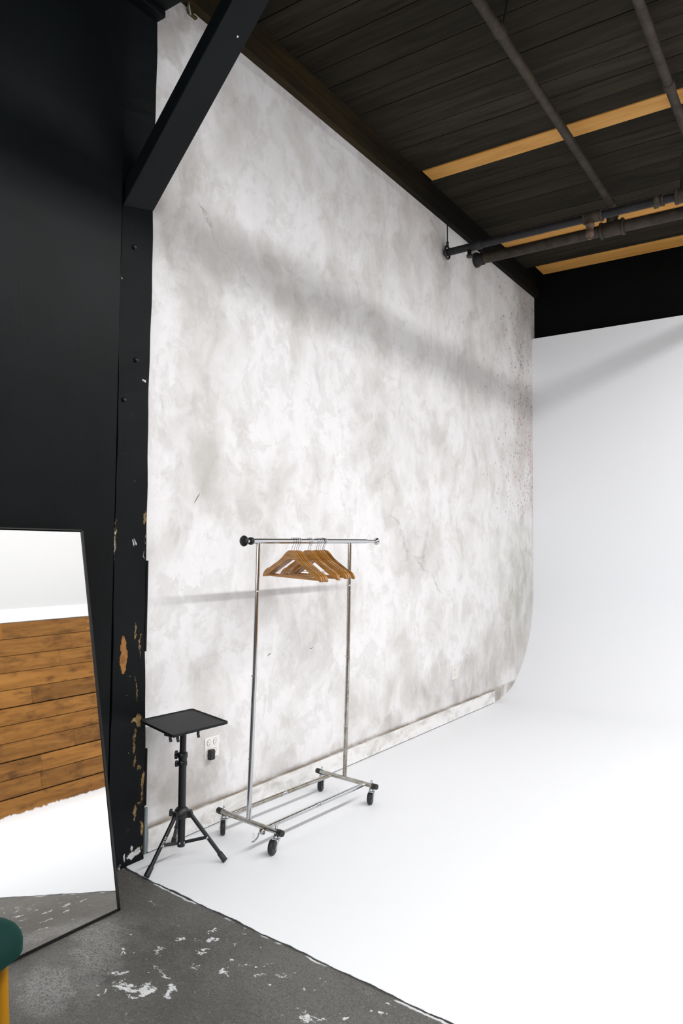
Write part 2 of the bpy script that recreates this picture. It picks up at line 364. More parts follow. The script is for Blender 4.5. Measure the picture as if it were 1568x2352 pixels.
# black painted wall towards the camera
struct(MB().box((-.15, -3.2, 0), (.075, 2.348, 5.0)).build('wall_left', black_wall))
struct(MB().box((-.15, 2.348, 0), (-.02, 2.60, 5.0)).build('wall_left', black_wall))
# baseboard on the plaster wall
def base_mat():
    m = M('painted_baseboard', .6, spec=.3); p = m.pos(); x, y, z = m.sep(p)
    n = m.noise(m.vmath('MULTIPLY', p, (1, 1, 2.5)), 3.2, 7, .65, .5); n2 = m.noise(p, 18, 5, .7)
    col = m.mix(m.mapr(n, .42, .72), lin('eeeeed'), lin('c3c0bc')); col = m.mix(m.mapr(n2, .55, .8, 0, .4), col, lin('928d88'))
    col = m.mix(m.math('MULTIPLY', m.mapr(z, .126, .134), m.mapr(m.noise(p, 3, 5, .7), .3, .6, .3, .9)), col, lin('74644f'))
    chip = m.math('MULTIPLY', m.mapr(z, .06, .02), m.mapr(m.noise(p, 22, 5, .8), .5, .56)); col = m.mix(chip, col, lin('f2f3f4'))
    m.color(col); m.bump(n2, .2, .004); return m.m
struct(MB().box((.0, 2.657, .009), (.022, 7.31, .134)).build('baseboard_left', base_mat(), bevel=.004))
struct(MB().box((.0, 2.657, .0005), (.010, 7.31, .009)).build('baseboard_gap_shade', black_void))  # dark strip standing in for the shade in the gap under the baseboard
# wall plate above the plaster
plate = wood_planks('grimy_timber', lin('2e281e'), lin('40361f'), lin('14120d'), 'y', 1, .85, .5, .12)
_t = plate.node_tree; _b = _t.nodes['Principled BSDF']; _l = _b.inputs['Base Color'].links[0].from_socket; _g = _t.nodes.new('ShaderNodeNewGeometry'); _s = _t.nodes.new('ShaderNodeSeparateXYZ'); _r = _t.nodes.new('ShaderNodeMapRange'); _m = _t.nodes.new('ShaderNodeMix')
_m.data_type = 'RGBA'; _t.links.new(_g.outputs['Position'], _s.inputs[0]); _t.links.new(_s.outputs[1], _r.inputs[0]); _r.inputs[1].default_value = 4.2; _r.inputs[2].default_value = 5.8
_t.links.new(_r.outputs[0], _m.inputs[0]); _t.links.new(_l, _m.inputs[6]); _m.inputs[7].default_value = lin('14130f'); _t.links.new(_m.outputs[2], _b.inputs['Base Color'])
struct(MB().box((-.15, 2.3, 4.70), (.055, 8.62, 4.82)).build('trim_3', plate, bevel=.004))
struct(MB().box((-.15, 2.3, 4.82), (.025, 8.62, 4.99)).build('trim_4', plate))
# ceiling boards running across the room
ceil_wood = wood_planks('dark_ceiling_boards', lin('332f26'), lin('221f18'), lin('0a0906'), 'x', 1, .8, .4, .12)
mb = MB(); y = -3.2; skip = [(5.60, 5.80), (7.42, 7.62), (8.27, 8.62)]
ys = []; y = 5.6-.2*44
while y < 8.6:
    if not any(a-.02 < y < b-.02 for a, b in skip): ys.append((y, min(y+.2, 8.62)))
    y = round(y+.2, 4)
ys = [(a, b) for a, b in ys if not (abs(a-7.4) < .05)]; 
for a, b in ys:
    if abs(a-7.6) < .05: a = 7.62
    if abs(a-8.2) < .01: b = 8.27
    mb.box((-.15, a+.0035, CEIL+random.uniform(0, .003)), (XR+.3, b-.0035, CEIL+.03))
mb.box((-.15, 7.402, CEIL+.001), (XR+.3, 7.42, CEIL+.03))
struct(mb.build('ceiling', ceil_wood))
struct(MB().box((-.2, -3.2, CEIL+.03), (XR+.3, 8.75, CEIL+.12)).build('ceiling', black_void))
light_wood = wood_planks('fresh_pine', lin('e0aa5e'), lin('cf9446'), lin('5d3413'), 'x', 1, .55, .3)
def ceiling_plank(y0, y1, x0, label, split=False):
    o = thing('ceiling_plank', (3.0, (y0+y1)/2, CEIL), label, 'wooden plank', 'pale planks among the ceiling boards')
    mb = MB()
    if split: mb.box((x0, y0, CEIL-.004), (XR+.1, y0+.12, CEIL+.028)); mb2 = MB().box((x0+.02, y0+.125, CEIL-.012), (XR+.1, y1, CEIL+.028))
    else: mb.box((x0, y0, CEIL-.004), (XR+.1, y1, CEIL+.028))
    mb.build('board', light_wood, o, bevel=.002)
    if split: mb2.build('board', light_wood, o, bevel=.002)
ceiling_plank(5.605, 5.795, .05, 'longest pale pine plank among the dark ceiling boards, well in front of the two parallel pipes')
ceiling_plank(7.425, 7.615, .05, 'pale pine plank in dark ceiling seen just above the two parallel pipes', True)
ceiling_plank(8.275, 8.56, .14, 'pale pine ceiling plank nearest the black band above the white wall')
# right wall: plank cladding, white ledge and upper wall (seen in the mirror)
wall_wood = wood_planks('stained_wall_planks', lin('9d6c32'), lin('7b501f'), lin('3f260f'), 'y', .8, .5, .6, .25, True)
mb = MB(); z = .0; row = 0
HT = 2.28
while z < HT-.02:
    h = .207; y = -3.2-random.uniform(0, .9); gp = random.choice([.004, .003, .011])
    while y < BW:
        l = random.choice([.9, 1.2, 1.6, 2.0, .7]); e = min(y+l, BW); t = random.uniform(0, .008)
        mb.box((XR-.02-t, max(y, -3.2)+.0015, z+.004), (XR, e-.0015, min(z+h, HT)-gp)) if e > -3.1 else None
        y = e
    z += h
struct(mb.build('wall_right', wall_wood))
struct(MB().box((XR, -3.2, 0), (XR+.3, 8.6, HT)).build('wall_right', black_void))
struct(MB().box((XR-.03, -3.2, HT), (XR+.30, 8.53, HT+.165)).build('trim_5', cyc_white, bevel=.006))
struct(MB().box((XR, -3.2, HT+.165), (XR+.3, 8.6, 4.945)).build('wall_right', upper_white))
# wall behind the camera, with window openings
rear = white_paint('rear_wall_paint', '8d8f90', False, .7)
mb = MB(); wx = [(.7, 2.1), (2.6, 4.0), (4.5, 5.7)]
mb.box((-.2, -3.3, 0), (XR+.3, -3.2, 1.0)); mb.box((-.2, -3.3, 3.9), (XR+.3, -3.2, 5.0)); e = -.2
for a, b in wx: mb.box((e, -3.3, 1.0), (a, -3.2, 3.9)); e = b
mb.box((e, -3.3, 1.0), (XR+.3, -3.2, 3.9)); struct(mb.build('wall_front', rear))
for i, (a, b) in enumerate(wx):
    mb = MB(); 
    for zz in (1.0, 1.96, 2.92, 3.86): mb.box((a, -3.29, zz), (b, -3.25, zz+.04))
    for xx in (a, (a+b)/2-.02, b-.04): mb.box((xx, -3.29, 1.0), (xx+.04, -3.25, 3.9))
    struct(mb.build('window_%d' % (i+1), frame_black))

# ------------------------------------------------------------------ post, brace, beam
def chips_for_post():
    A = []; B = []; Wt = []
    def P(px, py, ry, rz, s_, L, ang=0): q = on_x(px, py, .05); L.append((q.y, q.z, ry, rz, ang, 0.0, s_))
    for t in [(334, 1190, .012, .05, .9), (311, 1450, .008, .07, 1), (322, 1480, .012, .1, .7), (312, 1590, .006, .07, .8), (311, 1560, .008, .03, .6), (314, 1652, .05, .02, 1.1), (318, 1655, .03, .06, 1), (309, 1690, .012, .05, .9), (307, 1715, .014, .06, .9), (310, 1750, .012, .06, .8), (320, 1765, .022, .02, .9),
              (327, 1795, .014, .07, 1), (327, 1830, .012, .05, .8), (320, 1845, .02, .02, .8), (309, 1865, .013, .06, 1), (326, 1905, .016, .07, .9), (291, 1910, .012, .05, .5), (330, 1950, .02, .04, .6), (265, 1240, .008, .1, .9), (267, 1215, .005, .08, .8)]: P(*t, B)
    for t in [(305, 1965, .05, .022, 1.2), (316, 1955, .03, .03, 1.1), (303, 1948, .012, .03, .9), (286, 1972, .01, .03, 1), (272, 1993, .02, .03, .7), (263, 1240, .006, .14, .9), (258, 1270, .005, .06, .9), (307, 1243, .02, .03, .8), (312, 1248, .012, .014, .8), (330, 873, .018, .012, .9), (307, 568, .01, .008, .7), (283, 640, .008, .012, .7), (262, 840, .004, .03, .8),
              (331, 1275, .005, .05, .7), (333, 1240, .005, .05, .6), (255, 1420, .004, .05, .7), (333, 1460, .008, .05, .6), (335, 1480, .006, .04, .6), (283, 915, .012, .01, .5)]: P(*t, Wt)
    q = on_x(283, 1503, .05); A.append((q.y, q.z, .024, .105, .03, .55, 2.2))
    return [('a58a5e', B), ('dfe2e4', Wt), ('b07c48', A)]
post_mat = black_paint('chipped_black_timber', '0f1315', .5, chips_for_post())
post = MB(); nz = 60
# slightly uneven corners so that the edges look hewn
vs = []; fs = []
def jit(z, s_): return .0022*math.sin(z*5.3+s_)+.0016*math.sin(z*19+s_*2)
for i in range(nz+1):
    z = 4.427*i/nz
    yl_ = 2.382-.017*z/4.4; yr_ = 2.571+.035*max(0, 1-z/1.7)
    vs += [(-.019, yl_+jit(z, 1), z), (.05+jit(z, 2), yl_+jit(z, 3), z), (.05+jit(z, 4), yr_+jit(z, 5), z), (-.019, yr_, z)]
for i in range(nz):
    for k in range(4): fs.append((i*4+k, i*4+(k+1) % 4, i*4+4+(k+1) % 4, i*4+4+k))
fs += [(3, 2, 1, 0), (nz*4, nz*4+1, nz*4+2, nz*4+3)]
post.add(vs, fs)
po = thing('timber_post', (0, 2.475, 0), 'tall square black painted timber post with chipped paint between black and plaster walls', 'post')
post.build('shaft', post_mat, po)
# cover strips on the post's plaster side
MB().box((.002, 2.600, .27), (.051, 2.6135, .56)).build('cover_strip', black_wall, po, bevel=.002)
MB().box((.002, 2.578, 1.06), (.051, 2.592, 1.53)).build('cover_strip', black_wall, po, bevel=.002)
MB().box((.001, 2.640, .0), (.014, 2.655, .24)).build('corner_strip', M('pale_corner_bead', .5, 0, lin('7f8c8f')).m, po)
# bolt heads
for px, py in ((312, 827), (284, 918), (308, 568)):
    q = on_x(px, py, .05); MB().lathe([(.012, 0), (.012, .008), (.008, .014), (.0, .015)], (.051, q.y, q.z), (1, 0, 0), 10).build('bolt', black_metal, po)
# diagonal brace rising from the post into the room
brace_mat = black_paint('black_brace_paint', '0d1113', .5)
s_ = (4.62-3.36)/(1.10-.05) # rise of the underside
dx, dz = .05, 3.33
BN, BF = 2.372, 2.571; BZ = 4.463; hh = .115; sl_ = 1.05
def Un(x): return 3.335+(x-.05)*sl_
def Uf(x): return 3.385+(x-.05)*sl_
def xa(z0): return .05+(BZ-z0)/sl_
mb = MB()
mb.hexa([(.051, BN, 3.335), (xa(3.335), BN, BZ), (xa(3.385), BF, BZ), (.051, BF, 3.385), (.051, BN, 3.335+hh), (xa(3.335+hh), BN, BZ), (xa(3.385+hh), BF, BZ), (.051, BF, 3.385+hh)])
br = tag(mb.build('diagonal_brace', brace_mat, None, bevel=.004), 'thick black diagonal timber brace rising from the post up to the beam', 'brace')
q = Vector((.70, 2.50, Un(.70)+.03)); MB().lathe([(.007, 0), (.005, .004)], q, (.7, 0, -.7), 8).build('screw', zinc, br)
# bolster and beam on top of the post
bo = thing('ceiling_beam', (0, 2.47, 4.43), 'black horizontal timber beam on top of the post at upper left', 'beam')
MB().box((-.02, 2.30, 4.428), (.114, BF, 4.461)).build('bearing_block', brace_mat, bo, bevel=.003)
MB().box((-.02, 2.30, 4.464), (XR-.1, BF, 4.90)).build('beam', brace_mat, bo, bevel=.005)

# ------------------------------------------------------------------ pipes
def coup(mb, c, ax, r, l, n=20): mb.lathe([(r*.93, -l/2), (r, -l/2+.006), (r, l/2-.006), (r*.93, l/2)], c, ax, n); return mb
XL = 3.25
pB = thing('sprinkler_pipe', (.0, 6.85, 4.575), 'thick dark iron pipe leaving the plaster wall, lower of two parallel pipes', 'pipe', 'sprinkler pipes under the ceiling')
MB().tube([(-.05, 6.85, 4.575), (XL, 6.85, 4.575)], .052, 24).build('pipe', iron, pB)
MB().lathe([(.06, .0), (.075, .004), (.075, .03), (.062, .05), (.062, .09)], (.004, 6.85, 4.575), (1, 0, 0)).build('wall_flange', iron_dark, pB)
tee = MB(); coup(tee, (1.365, 6.85, 4.575), (1, 0, 0), .068, .20); coup(tee, (1.27, 6.85, 4.575), (1, 0, 0), .078, .025); coup(tee, (1.46, 6.85, 4.575), (1, 0, 0), .078, .025)
tee.lathe([(.05, 0), (.05, .09), (.058, .09), (.058, .12), (.04, .12)], (1.365, 6.85, 4.60), (0, 0, 1)); tee.build('tee_fitting', iron, pB)
pA = thing('sprinkler_pipe', (.0, 6.14, 4.405), 'thinner dark iron pipe held by a ring at the wall, upper of two parallel pipes', 'pipe', 'sprinkler pipes under the ceiling')
MB().tube([(.01, 6.14, 4.405), (XL, 6.14, 4.405)], .034, 20).build('pipe', iron_dark, pA)
cp = MB(); coup(cp, (.33, 6.14, 4.405), (1, 0, 0), .042, .11); cp.lathe([(.02, 0), (.02, .05), (.03, .05), (.03, .07)], (.26, 6.14, 4.38), (0, 0, -1), 8); cp.build('coupling', iron_dark, pA)
t = MB(); coup(t, (1.38, 6.14, 4.405), (1, 0, 0), .046, .13); coup(t, (1.45, 6.14, 4.405), (1, 0, 0), .053, .02); coup(t, (1.31, 6.14, 4.405), (1, 0, 0), .05, .02)
t.build('tee_fitting', iron, pA)
MB().lathe([(.030, 0), (.030, .035), (.037, .037), (.037, .050), (.030, .053), (.030, .10), (.035, .102), (.034, .135), (.028, .14), (.010, .145), (.010, .16), (.016, .162), (.014, .168)], (1.36, 6.13, 4.375), (0, -.12, -1), 16).build('sprinkler_head', rusty, pA)
un = MB(); un.lathe([(.05, 0), (.056, .004), (.056, .03), (.046, .034), (.046, .06), (.05, .06), (.05, .075)], (1.86, 6.14, 4.405), (1, 0, 0), 8); un.build('union_nut', iron, pA)
un = MB(); coup(un, (2.1, 6.14, 4.405), (1, 0, 0), .058, .14); coup(un, (2.03, 6.14, 4.405), (1, 0, 0), .064, .025); un.tube([(2.1, 6.14, 4.38), (2.1, 6.14, 4.70)], .045, 16); un.build('tee_fitting', iron, pA)
hg = thing('pipe_hanger', (.03, 6.13, 4.40), 'small black iron ring and rod hanging from the wall plate at pipe end', 'hanger')
ringp = [(.035, 6.14+.048*math.cos(a), 4.405+.06*math.sin(a)) for a in [2*PI*i/24 for i in range(25)]]
MB().tube(ringp, .010, 8, False).build('ring', black_metal, hg)
MB().tube([(.035, 6.14, 4.46), (.033, 6.14, 4.70)], .006, 8).build('rod', black_metal, hg)
MB().lathe([(.013, 0), (.013, .04), (.008, .045)], (.035, 6.14, 4.465), (0, 0, 1), 8).build('nut', black_metal, hg)
p1 = thing('branch_pipe', (1.367, 5.0, 4.8), 'brown iron pipe crossing under the ceiling down to the thick pipe tee', 'pipe', 'sprinkler pipes under the ceiling')
MB().tube([(1.355, -2.9, 4.81), (1.37, 6.80, 4.79)], .034, 20).build('pipe', iron, p1)
e = MB(); e.tube([(1.37, 6.76, 4.79), (1.37, 6.83, 4.785), (1.367, 6.85, 4.755), (1.365, 6.85, 4.715)], .040, 16); e.build('elbow', iron, p1); coup(MB(), (1.365, 4.12, 4.803), (0, 1, 0), .042, .09).build('coupling', iron, p1)
MB().tube([(1.40, 4.10, 4.80), (1.43, 4.10, 4.95)], .006, 8).build('hanger_rod', iron_dark, p1)
p2 = thing('branch_pipe', (2.135, 5.0, 4.8), 'rightmost iron pipe running under the ceiling at the upper right edge', 'pipe', 'sprinkler pipes under the ceiling')
MB().tube([(2.135, -2.9, 4.8), (2.133, 6.09, 4.80)], .032, 20).build('pipe', iron, p2)
coup(MB(), (2.134, 5.27, 4.8), (0, 1, 0), .038, .09).build('coupling', iron, p2); e = MB(); e.tube([(2.133, 6.05, 4.8), (2.132, 6.12, 4.795), (2.12, 6.14, 4.76), (2.1, 6.14, 4.705)], .038, 16); e.build('elbow', iron, p2)
# unseen pipe added out of frame to cast the shadow band on the walls
du = thing('shadow_conduit', (3.4, 4, 4.6), 'round black pipe added out of view to cast the wall shadow band', 'shadow_conduit')
MB().tube([(3.4, 2.7, 4.595), (3.4, 8.55, 4.595)], .032, 16).build('tube', iron_dark, du)
for yy in (3.5, 6.3, 8.2): MB().tube([(3.4, yy, 4.6), (3.4, yy, 4.95)], .005, 8).build('hanger_rod', iron_dark, du)
# armoured cable at the very top of the plaster
cb = thing('armoured_cable', (.04, 2.86, 4.6), 'short twisted metal cable hanging over the plaster top beside the brace', 'cable')
a0 = on_x(431, -20, .045); a1 = on_x(433, 12, .03); a2 = on_x(437, 34, .012); pts = []
for i in range(29):
    t_ = i/28; q = (a0.lerp(a1, t_*2) if t_ < .5 else a1.lerp(a2, t_*2-1)); pts.append(q)
MB().tube(pts, .008, 10, True, [.0075+.0015*(i % 2) for i in range(29)]).build('cable', M('steel_cable', .4, .9, lin('8d8a7c')).m, cb)
q = on_x(441, 36, .0)
MB().box((.0, q.y-.035, q.z-.012), (.022, q.y-.005, q.z+.08)).box((.0, q.y-.03, q.z-.014), (.02, q.y+.025, q.z-.002)).build('clip', M('brass_clip', .5, .5, lin('4a421f')).m, cb, bevel=.002)

# ------------------------------------------------------------------ garment rack
RX0, RX1 = .354, .393
rk = thing('garment_rack', (.355, 3.53, 0), 'chrome wheeled garment rack with wooden hangers standing in front of the plaster wall', 'clothes rack')
yl, yr = 3.067, 4.0
def topz(y): return 1.638+(y-2.97)*.012
def up_pt(y, z): return (RX0+(RX1-RX0)*(z-.12)/(1.52), y, z)
for i, (yb, yt) in enumerate(((3.062, 3.065), (3.995, 3.972))):
    u = MB(); zt = topz(yt)
    u.tube([(RX0, yb, .122), (RX0+.026, yb+(yt-yb)*.5, .9)], .0135, 20)
    u.tube([(RX0+.026, yb+(yt-yb)*.5, .9), (RX1, yt, zt)], .0122, 20)
    up_o = u.build('upright', chrome if i == 0 else chrome_worn, rk)
    for zz in (.45, .9, 1.36):
        q = Vector((RX0+(RX1-RX0)*(zz-.12)/1.52, yb+(yt-yb)*(zz-.12)/1.52, zz)); MB().lathe([(.0145, 0), (.0145, .006), (.0125, .007)], q, (RX1-RX0, 0, 1.52)).build('collar', chrome, up_o)
    MB().lathe([(.004, 0), (.004, .003), (.002, .005)], (RX1-.006+.012, yt-.001, 1.33), (1, 0, 0), 8).build('push_button', zinc, up_o)
MB().tube([(RX1, 3.0, topz(3.0)), (RX1, 4.17, topz(4.17))], .0155, 24).build('hanging_rail', chrome, rk)
ex = MB().tube([(RX1, 2.955, topz(2.955)), (RX1, 3.0, topz(3.0))], .011, 16).build('rail_extension', chrome, rk)
ex2 = MB().tube([(RX1, 4.17, topz(4.17)), (RX1, 4.29, topz(4.29))], .010, 16).build('rail_extension', chrome, rk)
MB().lathe([(.0185, 0), (.0205, .003), (.0205, .018), (.0165, .022)], (RX1, 2.992, topz(2.99)), (0, 1, 0)).build('rail_cap', black_plastic, rk)
MB().lathe([(.012, 0), (.027, .001), (.030, .006), (.028, .012), (.014, .016), (.010, .024)], (RX1, 2.940, topz(2.94)), (0, 1, 0)).build('end_knob', black_plastic, ex)
MB().lathe([(.010, 0), (.014, .002), (.022, .008), (.025, .016), (.022, .026), (.012, .033), (0, .035)], (RX1, 4.288, topz(4.29)), (0, 1, 0)).build('end_knob', chrome, ex2)
MB().lathe([(.004, 0), (.004, .004)], (RX1, 3.54, topz(3.54)-.0155), (0, 0, -1), 8).build('push_button', zinc, rk)
# base
ends = [((.125, 3.084, .122), (.598, 3.030, .122)), ((.142, 4.005, .122), (.606, 3.952, .122))]
def lerp(a, b, t): return tuple(a[i]+(b[i]-a[i])*t for i in range(3))
for i, (A, B) in enumerate(ends):
    eb = MB(); eb.tube([A, B], .0135, 20).build('end_bar', chrome_worn, rk)
    for q, q2 in ((A, lerp(A, B, -.035)), (B, lerp(B, A, -.035))):
        d = (Vector(q2)-Vector(q)); MB().lathe([(.0155, -.014), (.017, -.012), (.017, .018), (.015, .021)], q, d).build('end_cap', black_plastic, rk)
MB().tube([lerp(*ends[0], .17), lerp((.142, 4.005, .122), (.606, 3.952, .122), .24)], .0125, 16).build('side_rail', chrome_worn, rk)
MB().tube([lerp(*ends[0], .78), lerp(*ends[1], .84)], .0125, 16).build('side_rail', chrome, rk)
for tt in ((.17, .24), (.78, .84)):
    a = Vector(lerp(*ends[0], tt[0])); b = Vector(lerp(*ends[1], tt[1])); m_ = a.lerp(b, .46); d = b-a
    MB().lathe([(.0132, 0), (.0132, .05), (.0126, .051)], m_, d, n=16).build('sleeve', chrome, rk)
    MB().lathe([(.004, 0), (.004, .004)], m_+d.normalized()*.025+Vector((.0125, 0, 0)), (1, 0, 0), 8).build('push_button', zinc, rk)
# casters; the yaw is how each fork has swivelled
for (cx, cy), (wx_, wy_), yw in (((.155, 3.081), (.160, 3.070), .70), ((.572, 3.033), (.556, 3.022), .30), ((.168, 4.002), (.172, 3.985), .32), ((.585, 3.954), (.572, 3.960), .28)):
    ca = MB().lathe([(.0, .0), (.013, .001), (.017, .006), (.017, .014), (.013, .016), (.013, .021)], (cx, cy, .087), (0, 0, 1)).tube([(cx, cy, .1), (cx, cy, .148)], .005, 8).build('caster', zinc, rk)
    wd = Vector((math.cos(yw), math.sin(yw), 0))   # axle direction
    wc = Vector((wx_, wy_, .0435)); MB().lathe([(.020, -.012), (.037, -.0125), (.0385, -.010), (.0405, -.007), (.0405, .007), (.0385, .010), (.037, .0125), (.020, .012)], wc, wd, 28).build('wheel', rubber, ca)
    ro = wd.cross(Vector((0, 0, 1)))
    fk = MB()
    for sgn in (-1, 1):
        o1 = wd*sgn*.0165; t1 = Vector((cx, cy, .086)); pa = t1+o1+ro*.015; pb = t1+o1-ro*.015; pc = wc+o1-ro*.006+Vector((0, 0, -.012)); pd_ = wc+o1+ro*.006+Vector((0, 0, -.012)); o2 = wd*sgn*.002
        fk.hexa([pc, pd_, pd_+o2, pc+o2, pb, pa, pa+o2, pb+o2])
    t1 = Vector((cx, cy, .085)); a = wd*.0185; b = ro*.016
    fk.hexa([t1-a-b, t1+a-b, t1+a+b, t1-a+b]+[v+Vector((0, 0, .004)) for v in (t1-a-b, t1+a-b, t1+a+b, t1-a+b)])
    fk.tube([wc-wd*.021, wc+wd*.021], .004, 8); fk.build('fork', zinc, ca)
    MB().lathe([(.0085, 0), (.0085, .008), (.0055, .009), (.0065, .016), (.004, .022), (.0, .024)], (cx, cy, .1355), (0, 0, 1), 12).build('dome_nut', zinc, ca)
q = Vector(lerp(*ends[0], .80)); cl = MB().lathe([(.006, 0), (.018, .004), (.020, .012), (.012, .022), (.006, .026)], q+Vector((-.012, -.014, -.008)), (-.2, -.9, -.35), 14)
cl.build('clamp_knob', chrome_worn, rk)
MB().tube([q+Vector((-.03, -.03, -.02)), q+Vector((-.034, -.038, -.045)), q+Vector((-.052, -.045, -.066)), q+Vector((-.062, -.05, -.07))], .0045, 8).build('clamp_lever', zinc, rk)
MB().box((q.x-.062, q.y-.046, q.z-.052), (q.x-.045, q.y-.044, q.z-.022)).build('paper_tag', white_plastic, rk)

# ------------------------------------------------------------------ hangers
def hanger_wood():
    m = M('varnished_beech', .28, spec=.5); p = m.obj(); q = m.vmath('MULTIPLY', p, (2, 14, 14)); g = m.noise(q, 3, 6, .6, .8)
    m.color(m.mix(m.mapr(g, .3, .7), lin('b07c3a'), lin('8e5f28'))); m.b.inputs['Coat Weight'].default_value = .4; m.b.inputs['Coat Roughness'].default_value = .15; return m.m
hw = hanger_wood()
def catmull(P, n):
    out = []
    for i in range(len(P)-1):
        p0 = P[max(i-1, 0)]; p1 = P[i]; p2 = P[i+1]; p3 = P[min(i+2, len(P)-1)]
        for j in range(n):
            t = j/n; out.append(tuple(.5*((2*b)+(-a+c)*t+(2*a-5*b+4*c-d)*t*t+(-a+3*b-3*c+d)*t**3) for a, b, c, d in zip(p0, p1, p2, p3)))
    out.append(P[-1]); return out
def make_hanger():
    # local: origin where the hook touches the rail top, width along x, z down negative
    root = thing('wooden_hanger', (0, 0, 0), 'x', 'hanger', 'clothes hangers on the rail')
    topc = [(.0, -.072), (.022, -.076), (.045, -.092), (.07, -.118), (.10, -.142), (.13, -.160), (.158, -.178)]
    top = catmull(topc, 5)+[(.163, -.181), (.165, -.186), (.169, -.184)]+catmull([(.172, -.184), (.195, -.196), (.213, -.214), (.222, -.235)], 4)
    bot = catmull([(.219, -.242), (.208, -.241), (.195, -.232), (.16, -.213), (.12, -.186), (.08, -.160), (.04, -.135), (.0, -.122)], 5)
    half = top+bot; poly = half+[(-a, b) for a, b in reversed(half) if a > 1e-6]
    cl = []
    for p_ in poly:
        if not cl or (abs(p_[0]-cl[-1][0])+abs(p_[1]-cl[-1][1])) > 1e-5: cl.append(p_)
    def fn(a, b, t): return (a, t+.012*(abs(a)/.22)**2, b)
    MB().prism(cl, fn, -.0065, .0065).build('body', hw, root, bevel=.0032, seg=3)
    MB().tube([(-.196, .010, -.231), (.196, .010, -.231)], .0055, 10).build('trouser_bar', hw, root)
    hp = [(0, 0, -.074), (0, 0, -.052), (.004, 0, -.044), (.014, 0, -.034)]
    # hook: stem then a loop over the rail
    R = .0195; cz = -.0195
    pts = [(0, 0, -.078), (0, 0, -.058), (.004, 0, -.050)]+[(R*math.cos(a), 0, cz+R*math.sin(a)) for a in [-.95+i*.27 for i in range(16)]]
    MB().tube(pts, .0017, 8).build('hook', chrome, root)
    return root
def copy_thing(src):
    r = src.copy(); C.objects.link(r)
    for ch in list(src.children):
        c = ch.copy(); C.objects.link(c); c.parent = r
    return r
hk = [(3.368, -.02, 'w'), (3.390, -.03, 'w'), (3.411, -.02, 'w'), (3.430, -.03, 'w'), (3.523, -.02, 'w'), (3.545, -.04, 'w'), (3.606, .0, 'w'), (3.627, -.02, 'w'), (3.647, -.0, 'w'), (3.690, .03, 'w')]
hl = ['wooden hanger at the far left of the rail, nearest the tray stand', 'second wooden hanger from the left, tucked close behind the leftmost one', 'third wooden hanger from the left, in the left cluster', 'last wooden hanger of the left cluster, beside the gap',
      'wooden hanger just right of the gap, front one of the middle pair', 'rear wooden hanger of the middle pair', 'first wooden hanger of the right cluster, next to the middle pair', 'second wooden hanger of the right cluster',
      'third wooden hanger of the right cluster, left of the thin wire hanger', 'rightmost wooden hanger, nearest the right upright of the rack']
proto = make_hanger(); 
for i, (yy, a, _) in enumerate(hk):
    o = proto if i == 0 else None
    if o is None: o = copy_thing(proto)
    hk_o = o; o.location = (RX1, yy, topz(yy)+.0155+.0035); o.rotation_euler = (0, [.050, .048, .050, .060, .020, .035, .012, .0, .015, .03][i], a); o['label'] = hl[i]
wh = thing('wire_hanger', (RX1, 3.672, topz(3.672)+.019), 'thin black wire hanger between the wooden hangers at the right', 'hanger', 'clothes hangers on the rail')
R = .0195; pts = [(0, 0, -.085), (0, 0, -.058), (.004, 0, -.050)]+[(R*math.cos(a), 0, -.0195+R*math.sin(a)) for a in [-.95+i*.27 for i in range(16)]]
wo = WP(wh)
def off(P): return [tuple(Vector(p)+wo) for p in P]
MB().tube(off(pts), .0018, 8).build('hook', black_metal, wh, loc=wo)
MB().tube(off([(0, 0, -.085), (.03, 0, -.092), (.10, 0, -.135), (.20, 0, -.200), (.205, 0, -.206), (.2, 0, -.209), (-.2, 0, -.209), (-.205, 0, -.206), (-.20, 0, -.200), (-.10, 0, -.135), (-.03, 0, -.092), (0, 0, -.085)]), .0016, 8).build('frame', black_metal, wh, loc=wo)

# ------------------------------------------------------------------ tray stand
cx, cy = .218, 2.70
ts = thing('tray_stand', (cx, cy, 0), 'black tripod stand with flat four-cornered tray top standing beside the post', 'stand')
TZ = .719
corn = [(.081, 2.897), (.448, 2.792), (.427, 2.434), (.056, 2.550)]
cc = Vector((sum(a for a, b in corn)/4, sum(b for a, b in corn)/4))
def tray_poly(sc, r=.018):
    P = []
    K = [cc+(Vector(c)-cc)*sc for c in corn]
    for i in range(4):
        p, a, b = K[i], K[i-1], K[(i+1) % 4]; da = (a-p).normalized(); db = (b-p).normalized()
        for t in range(6):
            u = t/5; q = (p+da*r)*(1-u)**2+p*2*u*(1-u)+(p+db*r)*u*u; P.append((q.x, q.y))
    return P
def tz(a, b): return TZ
mb = MB(); o_ = tray_poly(1.0); i_ = tray_poly(.962, .016); n = len(o_)
vs = [(a, b, TZ-.012) for a, b in o_]+[(a, b, TZ) for a, b in o_]+[(a, b, TZ) for a, b in i_]+[(a, b, TZ-.004) for a, b in tray_poly(.955, .016)]
fs = [tuple(reversed(range(n)))]+[(r_*n+k, r_*n+(k+1) % n, (r_+1)*n+(k+1) % n, (r_+1)*n+k) for r_ in range(3) for k in range(n)]+[tuple(range(3*n, 4*n))]
mb.add(vs, fs)
def tray_mat():
    m = M('scuffed_black_tray', .55, spec=.22); p = m.pos(); v = m.voro(p, 30); r = m.sep(v['Color']); n_ = m.noise(p, 40, 4, .7)
    col = m.mix(m.mapr(m.noise(p, 7, 5), .4, .75), lin('16191b'), lin('1e2224'))
    sc = m.math('MULTIPLY', m.math('LESS_THAN', r[0], .06), m.mapr(m.math('ADD', v['Distance'], m.math('MULTIPLY', n_, .4)), .33, .22)); m.color(m.mix(m.math('MULTIPLY', sc, .5), col, lin('8c8c88'))); return m.m
